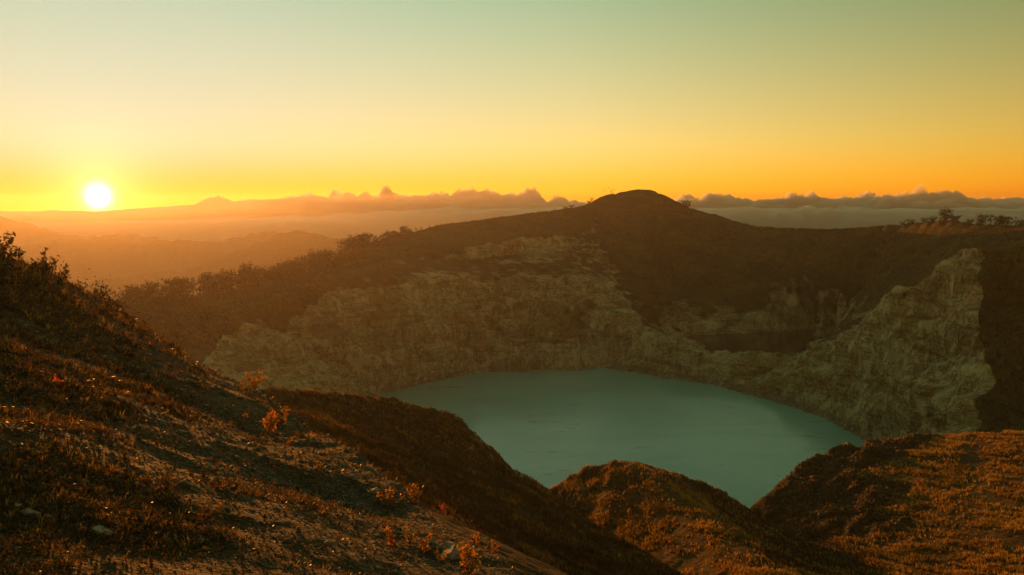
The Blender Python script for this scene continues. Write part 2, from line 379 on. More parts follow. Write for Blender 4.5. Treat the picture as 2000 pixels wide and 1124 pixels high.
# gentle undulation everywhere
H += crater*fbm(X/70, Y/70, 5, 41)*4.0*(0.4+0.6*sstep(0.1, 0.4, slope))*sstep(0, 14, rise)
H += near*(fbm(X/24, Y/24, 3, 51)*0.55 + fbm(X/4, Y/4, 3, 61)*0.16)
H += isF_soft*(fbm(X/9, Y/9, 3, 71)*0.26 + fbm(X/2.2, Y/2.2, 3, 81, 0.6)*0.12 + fbm(X/0.5, Y/0.5, 2, 91)*0.035)*np.clip(DD/18, 0.3, 1.3)
H += crater*fbm(X/16, Y/16, 4, 191)*1.8*(1-sstep(6, 25, np.abs(rise)))*(DD > 560)
H += far*fbm(X/900, Y/900, 6, 101)*85*sstep(1500, 3000, DD)
# slumped terracettes on the grass
H += near*sstep(0.05, 0.3, slope)*np.abs(noise(X/5, Y/2.2, 0.0, 113))*0.3
# sharp rim of the spur and the right mound: rocky, broken edge
H += near*sstep(96, 110, DD)*np.where(UU > 1090, sstep(172, 190, DD), 1)*sstep(0.35, 0.8, slope)*(fbm(X/6, Y/6, 4, 121)*1.6)
H += rm*(fbm(X/7, Y/7, 4, 181)*1.8+fbm(X/1.8, Y/1.8, 2, 183)*0.3)
H += ib0(c1, 6)*fbm(X/13, Y/13, 4, 171)*3.2*sstep(4, 25, rise)
Zn = Z1+H
# cliffs: carve ribs and gullies out along the fall line
gx = dzr*np.sin(az)[None] + dza*np.cos(az)[None]; gy = dzr*np.cos(az)[None] - dza*np.sin(az)[None]
gl = np.hypot(gx, gy)+1e-6; gx /= gl; gy /= gl                    # uphill direction
m = wrock > 0.02
xm, ym, zm = X[m], Y[m], Zn[m]
wx = xm+22*noise(xm/45, ym/45, zm/30, 130)+0.35*zm; wy = ym+22*noise(xm/45, ym/45, zm/30, 131)
rb = np.zeros_like(xm)
for sc_, am, zs, sd in ((75, 16.0, 2.0, 139), (38, 10.0, 1.8, 140), (19, 6.0, 1.5, 141), (10, 3.0, 1.2, 142), (5, 1.5, 1.0, 143), (2.6, 0.7, 0.9, 144)):
    n_ = noise(wx/sc_, wy/sc_, zm/(sc_*zs), sd)
    rb += am*(0.42-1.6*np.abs(n_))
ledge = noise(xm/70, ym/70, zm/9, 150)*3.0+noise(xm/25, ym/25, zm/4, 151)*1.4
wr = wrock[m]*sstep(0.0, 12, (Zn-lakez)[m])
hx, hy = gx[m], gy[m]
off = (rb+ledge)*wr
X[m] = xm - hx*off*0.75; Y[m] = ym - hy*off*0.75
Zn[m] = zm + off*0.38
gul = np.zeros_like(Z1); gul[m] = rb
Zf = Zn+EYE

# ---- land bilinear lookup and sight-line hit
def g_idx(u, d):
    return np.interp(u, uu, np.arange(nc)), np.interp(d, D, np.arange(nr))
def ground(u, d):
    c, r = g_idx(u, d); c0 = np.minimum(np.asarray(c).astype(int), nc-2); r0 = np.minimum(np.asarray(r).astype(int), nr-2); tc_ = c-c0; tr_ = r-r0
    def bl(A): return (A[r0, c0]*(1-tc_)+A[r0, c0+1]*tc_)*(1-tr_)+(A[r0+1, c0]*(1-tc_)+A[r0+1, c0+1]*tc_)*tr_
    return bl(X), bl(Y), bl(Zf)
def hit(px, py, dmin=5.0):
    u, s = bear(px, py)
    d = D[D > dmin]; gxx, gyy, gz = ground(np.full_like(d, u), d)
    up = np.nonzero((gz-EYE)/d >= s)[0]
    if not len(up): return None
    dd = d[up[0]]
    return (u, dd) + tuple(float(v) for v in ground(u, dd))

# ------------------------------------------------------------------ materials
def newmat(name):
    m = bpy.data.materials.new(name); m.use_nodes = True
    nt = m.node_tree; nt.nodes.clear()
    out = nt.nodes.new('ShaderNodeOutputMaterial')
    return m, nt, out
class NB:
    """small node builder"""
    def __init__(s, nt): s.nt = nt; s.n = nt.nodes; s.l = nt.links
    def set(s, sock, v):
        if hasattr(v, 'is_linked'): s.l.new(v, sock)
        elif isinstance(v, (tuple, list)): sock.default_value = tuple(v)+((1,) if len(v) == 3 and len(sock.default_value) == 4 else ())
        else: sock.default_value = v
    def noise(s, vec, scale, detail=4, rough=0.55, dist=0.0):
        n = s.n.new('ShaderNodeTexNoise'); s.set(n.inputs['Vector'], vec); n.inputs['Scale'].default_value = scale
        n.inputs['Detail'].default_value = detail; n.inputs['Roughness'].default_value = rough; n.inputs['Distortion'].default_value = dist
        return n.outputs[0]
    def voro(s, vec, scale, out='Distance'):
        n = s.n.new('ShaderNodeTexVoronoi'); s.set(n.inputs['Vector'], vec); n.inputs['Scale'].default_value = scale; return n.outputs[out]
    def ramp(s, f, *stops):
        n = s.n.new('ShaderNodeValToRGB'); s.set(n.inputs[0], f); e = n.color_ramp.elements
        while len(e) < len(stops): e.new(0.5)
        for el, (p, c) in zip(e, stops): el.position = p; el.color = tuple(c)+(1,) if len(c) == 3 else c
        return n.outputs[0]
    def sm(s, f, a, b):
        n = s.n.new('ShaderNodeMapRange'); n.interpolation_type = 'SMOOTHSTEP'; s.set(n.inputs[0], f)
        n.inputs[1].default_value = a; n.inputs[2].default_value = b; return n.outputs[0]
    def mix(s, f, a, b, mode='MIX'):
        n = s.n.new('ShaderNodeMix'); n.data_type = 'RGBA'; n.blend_type = mode
        s.set(n.inputs[0], f); s.set(n.inputs[6], a); s.set(n.inputs[7], b); return n.outputs[2]
    def m(s, op, a, b=None, c=None):
        n = s.n.new('ShaderNodeMath'); n.operation = op; s.set(n.inputs[0], a)
        if b is not None: s.set(n.inputs[1], b)
        if c is not None: s.set(n.inputs[2], c)
        return n.outputs[0]
    def mapv(s, vec, scale):
        n = s.n.new('ShaderNodeMapping'); s.set(n.inputs[0], vec); n.inputs['Scale'].default_value = scale; return n.outputs[0]
    def pos(s): return s.n.new('ShaderNodeNewGeometry').outputs['Position']
    def bump(s, h, strength, dist):
        n = s.n.new('ShaderNodeBump'); s.set(n.inputs['Height'], h); n.inputs['Strength'].default_value = strength; n.inputs['Distance'].default_value = dist
        return n.outputs[0]
    def bsdf(s, col, rough=0.9, spec=0.2, normal=None, **kw):
        n = s.n.new('ShaderNodeBsdfPrincipled'); s.set(n.inputs['Base Color'], col); s.set(n.inputs['Roughness'], rough)
        n.inputs['Specular IOR Level'].default_value = spec
        if normal is not None: s.l.new(normal, n.inputs['Normal'])
        return n
def terrain_material(name, fine):
    m, nt, out = newmat(name); b = NB(nt); p = b.pos()
    at = nt.nodes.new('ShaderNodeVertexColor'); at.layer_name = 'ground'
    sep = nt.nodes.new('ShaderNodeSeparateColor'); nt.links.new(at.outputs[0], sep.inputs[0])
    pale_, grass_, scree_, red_ = sep.outputs[0], sep.outputs[1], sep.outputs[2], at.outputs['Alpha']
    k = 12.0 if fine else 1.0                       # the nearest ground is seen twelve times finer
    nA = b.noise(p, 0.02*k, 6, 0.6); nB = b.noise(p, 0.11*k, 6, 0.62); nC = b.noise(p, 0.6*k, 5, 0.65)
    streak = b.noise(b.mapv(p, (0.22, 0.22, 0.035)), 1.0, 5, 0.65, 0.6)
    strata = b.noise(b.mapv(p, (0.012, 0.012, 0.22)), 1.0, 4, 0.6, 0.8)
    # soil and low brush
    soil = b.ramp(nB, (0.30, (0.030, 0.020, 0.009)), (0.50, (0.062, 0.041, 0.019)), (0.72, (0.105, 0.072, 0.034)))
    soil = b.mix(b.sm(nC, 0.45, 0.75), soil, (0.036, 0.034, 0.013))
    soil = b.mix(b.m('MULTIPLY', b.sm(streak, 0.50, 0.64), 0.7), soil, (0.150, 0.105, 0.055))
    # pale volcanic rock: cream, grey-green, ochre, dark cracks
    rock = b.ramp(streak, (0.30, (0.17, 0.125, 0.070)), (0.42, (0.37, 0.295, 0.180)), (0.52, (0.54, 0.445, 0.29)), (0.64, (0.66, 0.57, 0.41)))
    rock = b.mix(b.m('MULTIPLY', b.sm(nA, 0.48, 0.62), 0.6), rock, (0.330, 0.215, 0.085))
    rock = b.mix(b.m('MULTIPLY', b.sm(nB, 0.54, 0.64), 0.6), rock, (0.260, 0.240, 0.155))
    rock = b.mix(b.m('MULTIPLY', b.sm(strata, 0.56, 0.64), 0.5), rock, (0.120, 0.068, 0.030))
    rock = b.mix(b.m('MULTIPLY', b.sm(nC, 0.57, 0.70), 0.45), rock, (0.075, 0.058, 0.030))
    big = b.noise(b.mapv(p, (0.018, 0.018, 0.03)), 1.0, 5, 0.6, 0.8)
    rock = b.mix(b.m('MULTIPLY', b.sm(big, 0.52, 0.62), 0.45), rock, (0.150, 0.108, 0.058))
    rock = b.mix(b.m('MULTIPLY', b.sm(big, 0.48, 0.40), 0.55), rock, (0.62, 0.53, 0.38))
    band = b.noise(b.mapv(p, (0.006, 0.006, 0.09)), 1.0, 3, 0.5, 0.5)
    rock = b.mix(b.m('MULTIPLY', b.sm(b.m('ABSOLUTE', b.m('SUBTRACT', band, 0.5)), 0.03, 0.01), 0.45), rock, (0.17, 0.085, 0.035))
    wp = b.noise(b.mapv(p, (0.07, 0.07, 0.04)), 1.0, 7, 0.62, 1.2)
    crack = b.sm(b.m('ABSOLUTE', b.m('SUBTRACT', wp, 0.5)), 0.035, 0.006)
    wp2 = b.noise(b.mapv(p, (0.2, 0.2, 0.12)), 1.0, 6, 0.62, 1.0)
    crack2 = b.sm(b.m('ABSOLUTE', b.m('SUBTRACT', wp2, 0.5)), 0.045, 0.008)
    rock = b.mix(b.m('MULTIPLY', b.m('MAXIMUM', crack, b.m('MULTIPLY', crack2, 0.7)), 0.6), rock, (0.022, 0.015, 0.007))
    rock = b.mix(b.m('MULTIPLY', b.sm(b.noise(p, 0.05, 5, 0.6), 0.57, 0.65), 0.8), rock, (0.60, 0.50, 0.35))
    rock = b.mix(1.0, rock, (1.0, 0.90, 0.80), 'MULTIPLY')
    dry = b.ramp(nC, (0.32, (0.080, 0.044, 0.011)), (0.52, (0.24, 0.135, 0.030)), (0.70, (0.36, 0.22, 0.055)))
    dry = b.mix(b.sm(nA, 0.40, 0.60), dry, (0.085, 0.050, 0.017))
    grav = b.ramp(nC, (0.30, (0.026, 0.019, 0.011)), (0.50, (0.070, 0.052, 0.032)), (0.70, (0.145, 0.115, 0.078)))
    rust = b.ramp(nB, (0.35, (0.080, 0.034, 0.012)), (0.60, (0.165, 0.072, 0.024)))
    col = b.mix(b.m('MULTIPLY', grass_, b.sm(nB, 0.30, 0.52)), soil, dry)
    col = b.mix(b.m('MULTIPLY', red_, b.sm(nA, 0.30, 0.55)), col, rust)
    col = b.mix(b.sm(b.m('ADD', scree_, b.m('MULTIPLY', nB, 0.7)), 0.70, 1.0), col, grav)
    col = b.mix(b.sm(b.m('ADD', pale_, b.m('MULTIPLY', b.m('SUBTRACT', nB, 0.5), 0.9)), 0.28, 0.55), col, rock)
    if fine:
        v = b.voro(p, 9.0, 'Color'); hs = nt.nodes.new('ShaderNodeSeparateColor'); nt.links.new(v, hs.inputs[0])
        col = b.mix(b.m('MULTIPLY', scree_, b.sm(hs.outputs[0], 0.72, 0.95)), col, (0.22, 0.18, 0.125))
        h = b.m('ADD', b.m('MULTIPLY', b.noise(p, 7, 6, 0.7), 0.5), b.m('MULTIPLY', b.voro(p, 9.0), -0.5))
        bm = b.bump(h, 0.9, 0.16)
    else:
        h = b.m('ADD', b.noise(p, 0.55, 8, 0.72), b.m('MULTIPLY', streak, 0.9))
        bm = b.bump(h, 0.85, 1.5)
    bs = b.bsdf(col, 0.95, 0.1, bm); nt.links.new(bs.outputs[0], out.inputs[0])
    return m
MT_near = terrain_material('gravelly_hillside', True)
MT_far = terrain_material('crater_ground', False)

# ------------------------------------------------------------------ land objects: the one sheet of ground, cut where the photograph shows separate landforms
cu = 0.25*(UU[:-1, :-1]+UU[1:, :-1]+UU[:-1, 1:]+UU[1:, 1:]); cdn = 0.25*(DD[:-1, :-1]+DD[1:, :-1]+DD[:-1, 1:]+DD[1:, 1:]); cl = np.log(cdn)
def cpoly(pts): return pip(cu, cdn, pts)
reg = np.full(cu.shape, 8)                                             # 8 = outer slopes
reg[(cdn < 1420)] = 5
dFc = 0.5*(dF[:-1]+dF[1:])
reg[(cdn < 400)] = 6
reg[cpoly([(-500,0),(-500,210),(505,140),(600,183.4),(890,204.4),(950,187.6),(1065,184.8),(1130,165.2),(1200,147),(1280,133),(1380,115.5),(1500,98),(1450,0)])] = 1
reg[cpoly([(-500,95),(-500,262),(100,330),(250,400),(420,560),(420,420),(505,143),(505,95)])] = 7
reg[cpoly([(1065,184.8),(1130,165.2),(1200,147),(1280,133),(1380,115.5),(1500,98),(2500,98),(2500,140),(1860,144.2),(1740,159.6),(1655,170.1),(1565,182),(1489,192.5),(1470,224),(1030,231)])] = 2
reg[cpoly([(2500,140),(1860,144.2),(1740,159.6),(1655,170.1),(1565,182),(1489,192.5),(1470,224),(1560,266),(1750,280),(2500,308)])] = 3
reg[cdn < dFc[None]*1.18] = 0
c1p = [(u, math.log(d)) for u, d in [(300,300),(310,380),(385,475),(430,590),(560,735),(640,812),(740,868),(850,930),(1000,985),(1100,1010),(1190,1020),(1215,1005),(1255,915),(1330,876),(1400,862),(1580,844),(1660,794),(1740,740),(1800,713),(1895,677),(1912,600),(1938,550),(1950,500),(1950,440)]]
c1c = pip(cu, cl, c1p+[(1750,math.log(400)),(1560,math.log(380)),(1470,math.log(320)),(1030,math.log(330)),(890,math.log(292)),(600,math.log(262))])
reg[c1c & (reg >= 5)] = 4
reg[cdn >= 1420] = 8
lk = lake_m[:-1, :-1] & lake_m[1:, :-1] & lake_m[:-1, 1:] & lake_m[1:, 1:]
lk &= (np.maximum(Zf[:-1, :-1], Zf[1:, 1:]) < np.where((cdn > 860) & (cu > 1290), LAKE2, LAKE)+EYE-4.5)
reg[lk] = -1
names = {0: ('camera_hillside', 'stony dark camera hillside with dry weeds in the left foreground'), 1: ('grassy_spur', 'dark brown grassy spur dropping from the left to the lake'),
         2: ('middle_mound', 'rounded golden grass mound in front of the lake'), 3: ('right_mound', 'broad orange grass mound with a grey gravel edge at lower right'),
         4: ('crater_wall', 'pale streaked rock wall round the turquoise lake'), 5: ('crater_rim', 'dark brown far crater rim with its rounded peak'),
         6: ('lower_slope', 'slope falling to the shore behind the mounds'), 7: ('rim_shelf', 'dim wooded shelf behind the camera hillside'), 8: ('distant_mountains', 'hazy blue and orange mountain ranges beyond the rim')}
allV = np.stack([X, Y, Zf], -1).reshape(-1, 3)
vi = np.arange(nr*nc).reshape(nr, nc)
quads = np.stack([vi[:-1, :-1], vi[:-1, 1:], vi[1:, 1:], vi[1:, :-1]], -1)
attr = np.stack([pale, grass, scree, red], -1).reshape(-1, 4).astype(np.float32)
land = {}
for k, (nm, lab) in names.items():
    q = quads[reg == k]
    if not len(q): continue
    used, inv = np.unique(q, return_inverse=True)
    me = mesh_np(nm, allV[used], inv.reshape(-1, 4), MT_near if k == 0 else MT_far)
    ca = me.color_attributes.new('ground', 'FLOAT_COLOR', 'POINT')
    ca.data.foreach_set('color', np.clip(attr[used], 0, 1).ravel())
    land[k] = tag(link(nm, me), lab, kind='structure')
print('land', round(time.time()-T0, 1), nr*nc)

# ------------------------------------------------------------------ lakes
def lake(name, pts, lev, deep, shallow, rough, grow, label):
    V = []; cx = np.mean([xy(p[0], p[1])[0] for p in pts]); cyy = np.mean([xy(p[0], p[1])[1] for p in pts])
    for p in pts:
        x, y = xy(p[0], p[1]); l = math.hypot(x-cx, y-cyy); V.append((x+(x-cx)/l*grow, y+(y-cyy)/l*grow, lev+EYE))
    me = bpy.data.meshes.new(name); me.from_pydata(V, [], [list(range(len(V)))]); me.update()
    if me.polygons[0].normal.z < 0: me.flip_normals()
    m, nt, out = newmat(name+'_water'); b = NB(nt); p = b.pos()
    big = b.noise(p, 0.006, 4, 0.5, 0.5)
    col = b.mix(b.sm(big, 0.35, 0.65), deep, shallow)
    # drifting sulphur scum
    sc1 = b.noise(b.mapv(p, (0.035, 0.10, 1)), 1.0, 5, 0.6, 1.6)
    ms = b.m('MULTIPLY', b.m('MULTIPLY', b.sm(sc1, 0.595, 0.65), b.sm(b.noise(p, 0.012, 2, 0.5), 0.46, 0.56)), 0.7)
    col = b.mix(ms, col, (0.20, 0.15, 0.11))
    bm = b.bump(b.noise(b.mapv(p, (0.5, 0.9, 1)), 1.0, 4, 0.6), 0.12, 0.25)
    rr = b.m('ADD', rough, b.m('MULTIPLY', b.sm(b.noise(b.mapv(p, (0.010, 0.03, 1)), 1.0, 4, 0.6, 0.8), 0.45, 0.62), 0.05))
    bs = b.bsdf(col, rr, 0.45, bm); nt.links.new(bs.outputs[0], out.inputs[0])
    me.materials.append(m)
    return tag(link(name, me), label, kind='structure')
lake('turquoise_lake', shore, LAKE, (0.165, 0.415, 0.455), (0.225, 0.480, 0.520), 0.20, 14, 'turquoise crater lake with faint rusty scum streaks')
lake('dark_lake', shore2, LAKE2, (0.006, 0.007, 0.004), (0.010, 0.010, 0.006), 0.12, 10, 'small dark crater lake behind the rock lip')

# ------------------------------------------------------------------ haze
def haze():
    x, y0, y1, z0, z1 = 7600, -400, 7300, -600+EYE-1, EYE+75
    V = [(-x, y0, z0), (x, y0, z0), (x, y1, z0), (-x, y1, z0), (-x, y0, z1), (x, y0, z1), (x, y1, z1), (-x, y1, z1)]
    Fq = [(3, 2, 1, 0), (4, 5, 6, 7), (0, 1, 5, 4), (1, 2, 6, 5), (2, 3, 7, 6), (3, 0, 4, 7)]
    me = bpy.data.meshes.new('haze'); me.from_pydata(V, [], Fq); me.update()
    m, nt, out = newmat('haze_air'); v = nt.nodes.new('ShaderNodeVolumePrincipled')
    v.inputs['Color'].default_value = (0.93, 0.88, 0.80, 1); v.inputs['Density'].default_value = 0.50e-4; v.inputs['Anisotropy'].default_value = 0.55
    nt.links.new(v.outputs[0], out.inputs['Volume']); me.materials.append(m)
    tag(link('haze', me), 'thin morning haze filling the valleys', kind='stuff')
haze()
# ------------------------------------------------------------------ clouds beyond the haze
def cloud_mat():
    m, nt, out = newmat('cloud_vapour'); v = nt.nodes.new('ShaderNodeVolumePrincipled')
    v.inputs['Color'].default_value = (0.90, 0.94, 0.98, 1); v.inputs['Density'].default_value = 0.018; v.inputs['Anisotropy'].default_value = 0.25
    nt.links.new(v.outputs[0], out.inputs['Volume']); return m
M_cloud = cloud_mat()
def cloud_bank(name, dist, prof, zbot, depth, amp, seed, label, u0=-380, u1=2380, ns=1000, ntq=52):
    pu = [p[0] for p in prof]; ps = [bear(p[0], p[1])[1] for p in prof]
    us = np.linspace(u0, u1, ns); a = np.arctan((us-1000)/F)
    ztop = np.interp(us, pu, ps)*dist
    th = np.linspace(0, 2*np.pi, ntq, endpoint=False)
    cz = 0.5*(ztop+zbot)[:, None]; hz = 0.5*(ztop-zbot)[:, None]
    ct, st = np.cos(th)[None], np.sin(th)[None]
    rr = dist + depth*np.sign(ct)*np.abs(ct)**0.8; zz = cz + hz*np.sign(st)*np.abs(st)**0.55
    env = np.minimum(1, np.minimum(us-u0, u1-us)/120)[:, None]
    rr = dist+(rr-dist)*env
    x = rr*np.sin(a)[:, None]; y = rr*np.cos(a)[:, None]; z = zz+0*x
    d = np.zeros_like(x)
    for sc_, am in ((420, 1.0), (210, 0.55), (105, 0.26), (52, 0.10)):
        d += am*(2.2*np.abs(noise(x/sc_, y/sc_, z/sc_, seed))-0.35); seed += 3
    lump = np.clip(noise(x/800, y/800, 0.0, seed)*1.2+0.55, 0.3, 1.15)        # where towers grow
    d *= amp*lump*np.clip(0.25+st, 0.12, 1)*np.clip((us-300)/300, 0.12, 1)[:, None]      # the bank thins out under the sun
    x = x - np.sin(a)[:, None]*0.25*d*(ct < 0); y = y - np.cos(a)[:, None]*0.25*d*(ct < 0); z = z+d
    V = np.stack([x, y, z+EYE], -1).reshape(-1, 3)
    ii = np.arange(ns*ntq).reshape(ns, ntq); jj = np.roll(ii, -1, 1)
    Q = np.stack([ii[:-1], jj[:-1], jj[1:], ii[1:]], -1).reshape(-1, 4)
    c0 = len(V); V = np.vstack([V, V[:ntq].mean(0), V[-ntq:].mean(0)])
    caps = np.concatenate([np.stack([jj[0], ii[0], np.full(ntq, c0), np.full(ntq, c0)], -1), np.stack([ii[-1], jj[-1], np.full(ntq, c0+1), np.full(ntq, c0+1)], -1)])
    T = np.concatenate([Q[:, [0, 1, 2]], Q[:, [0, 2, 3]], caps[:, :3]])
    me = mesh_np(name, V, T, M_cloud)
    return tag(link(name, me), label, kind='stuff')
prof1 = [(-400,416),(0,414),(200,413),(330,404),(430,396),(560,391),(610,386),(700,392),(745,383),(800,388),(850,388),(900,391),(940,386),(1000,388),(1080,396),(1200,400),(1330,396),(1400,387),(1450,395),(1520,395),(1575,385),(1630,393),(1720,393),(1790,386),(1850,387),(1920,391),(2000,390),(2400,392)]
cloud_bank('cloud_bank', 11500, prof1, -1200, 900, 150, 307, 'long grey bank of cumulus tops along the horizon')
prof2 = [(-400,440),(0,436),(300,432),(600,424),(800,415),(1000,409),(1400,408),(1700,410),(2000,409),(2400,410)]
cloud_bank('cloud_deck', 9000, prof2, -1300, 700, 60, 331, 'lower sheet of misty cloud below the cumulus tops', ns=400, ntq=32)
def puff(px, py, d, wpx, hpx, seed, label):
    g = np.random.RandomState(seed); n1, n2 = 28, 18
    th = np.linspace(0, np.pi, n2); ph = np.linspace(0, 2*np.pi, n1, endpoint=False)
    T_, P_ = np.meshgrid(th, ph, indexing='ij')
    ux, uy, uz = np.sin(T_)*np.cos(P_), np.sin(T_)*np.sin(P_), np.cos(T_)
    r = 1+0.8*noise(ux*1.7, uy*1.7, uz*1.7+0*ux, seed)+0.5*noise(ux*4, uy*4, uz*4, seed+1)
    u, s_ = bear(px, py); cx, cyy = xy(u, d); k = d/F/2
    V = np.stack([cx+ux*r*wpx*k, cyy+uy*r*wpx*k, s_*d+EYE+uz*r*hpx*k], -1).reshape(-1, 3)
    ii = np.arange(n1*n2).reshape(n2, n1); jj = np.roll(ii, -1, 1)
    Q = np.stack([ii[:-1], jj[:-1], jj[1:], ii[1:]], -1).reshape(-1, 4)
    me = mesh_np('wisp', V, Q, M_cloud)
    tag(link('cloud_wisp', me), label, kind='stuff')
puff(1188, 371, 11000, 26, 8, 401, 'small cloud wisp left of the peak')
puff(1221, 366, 11000, 18, 5, 407, 'tiny cloud wisp just above the peak')

# ------------------------------------------------------------------ plant and stone materials
def leaf_mat(name, stops, trans, rough=0.55, spec=0.3):
    m, nt, out = newmat(name); b = NB(nt)
    at = nt.nodes.new('ShaderNodeVertexColor'); at.layer_name = 'tint'
    sp = nt.nodes.new('ShaderNodeSeparateColor'); nt.links.new(at.outputs[0], sp.inputs[0])
    col = b.ramp(sp.outputs[0], *stops)
    bs = b.bsdf(col, rough, spec)
    tl = nt.nodes.new('ShaderNodeBsdfTranslucent'); nt.links.new(col, tl.inputs[0])
    mx = nt.nodes.new('ShaderNodeMixShader'); mx.inputs[0].default_value = trans
    nt.links.new(bs.outputs[0], mx.inputs[1]); nt.links.new(tl.outputs[0], mx.inputs[2]); nt.links.new(mx.outputs[0], out.inputs[0])
    return m
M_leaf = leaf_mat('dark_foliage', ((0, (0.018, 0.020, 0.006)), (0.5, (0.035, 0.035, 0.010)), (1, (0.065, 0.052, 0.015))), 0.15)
M_shrub = leaf_mat('autumn_leaves', ((0, (0.10, 0.11, 0.020)), (0.45, (0.33, 0.20, 0.025)), (0.75, (0.50, 0.16, 0.025)), (1, (0.55, 0.075, 0.022))), 0.55)
M_weed = leaf_mat('dusky_weeds', ((0, (0.050, 0.050, 0.014)), (0.6, (0.13, 0.085, 0.022)), (1, (0.24, 0.10, 0.03))), 0.45)
M_cover = leaf_mat('creeping_weeds', ((0, (0.040, 0.042, 0.012)), (0.45, (0.085, 0.054, 0.020)), (0.75, (0.14, 0.070, 0.024)), (1, (0.22, 0.145, 0.050))), 0.4)
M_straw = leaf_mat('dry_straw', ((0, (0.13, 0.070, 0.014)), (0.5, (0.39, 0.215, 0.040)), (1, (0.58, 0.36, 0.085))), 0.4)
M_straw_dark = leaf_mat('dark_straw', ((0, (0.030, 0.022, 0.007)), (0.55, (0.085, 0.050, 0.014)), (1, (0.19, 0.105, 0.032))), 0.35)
def plain_mat(name, c0, c1, scale, rough=0.9, bump=0.4, bd=0.02):
    m, nt, out = newmat(name); b = NB(nt); p = b.pos()
    n_ = b.noise(p, scale, 6, 0.65)
    col = b.mix(b.sm(n_, 0.35, 0.65), c0, c1)
    bs = b.bsdf(col, rough, 0.2, b.bump(b.noise(p, scale*4, 5, 0.6), bump, bd)); nt.links.new(bs.outputs[0], out.inputs[0]); return m
M_bark = plain_mat('bark', (0.045, 0.032, 0.020), (0.11, 0.08, 0.05), 2.0)
M_stone = plain_mat('pale_stone', (0.16, 0.135, 0.105), (0.36, 0.32, 0.26), 6.0, 0.85, 0.6)
M_stone2 = plain_mat('brown_stone', (0.050, 0.036, 0.023), (0.15, 0.11, 0.072), 6.0, 0.9, 0.6)
def set_tint(me, vals):
    ca = me.color_attributes.new('tint', 'FLOAT_COLOR', 'POINT')
    v = np.asarray(vals, np.float32); ca.data.foreach_set('color', np.stack([v, v, v, np.ones_like(v)], -1).ravel())

def tubes(segs_):
    """list of (p0, p1, r0, r1) -> verts, tri faces (5-sided)"""
    V, T = [], []; k = 5
    for p0, p1, r0, r1 in segs_:
        p0 = np.array(p0, float); p1 = np.array(p1, float); ax = p1-p0; l = np.linalg.norm(ax)+1e-9; ax /= l
        s_ = np.cross(ax, (0.31, 0.77, 0.55)); s_ /= np.linalg.norm(s_); t_ = np.cross(ax, s_); b0 = len(V)
        for p, r in ((p0, r0), (p1, r1)):
            for i in range(k):
                an = 2*math.pi*i/k; V.append(p+(s_*math.cos(an)+t_*math.sin(an))*r)
        for i in range(k):
            j = (i+1) % k; T.append((b0+i, b0+j, b0+k+j)); T.append((b0+i, b0+k+j, b0+k+i))
    return np.array(V), np.array(T)
def leaf_cloud(pts, size, g, asp=0.55, droop=0.0):
    """a small folded leaf spray (two triangles) at each point"""
    n = len(pts); d = g.normal(size=(n, 3)); d[:, 2] -= droop; d /= np.linalg.norm(d, axis=1, keepdims=True)
    s_ = np.cross(d, g.normal(size=(n, 3))); s_ /= np.linalg.norm(s_, axis=1, keepdims=True)
    sz = size*g.uniform(0.6, 1.3, n)[:, None]
    a = pts-d*sz*0.5; c = pts+d*sz*0.5; b_ = pts+s_*sz*asp*0.5; e = pts-s_*sz*asp*0.5
    V = np.stack([a, b_, c, e], 1).reshape(-1, 3); i0 = np.arange(n)[:, None]*4
    return V, np.concatenate([i0+np.array([[0, 1, 2]]), i0+np.array([[0, 2, 3]])])

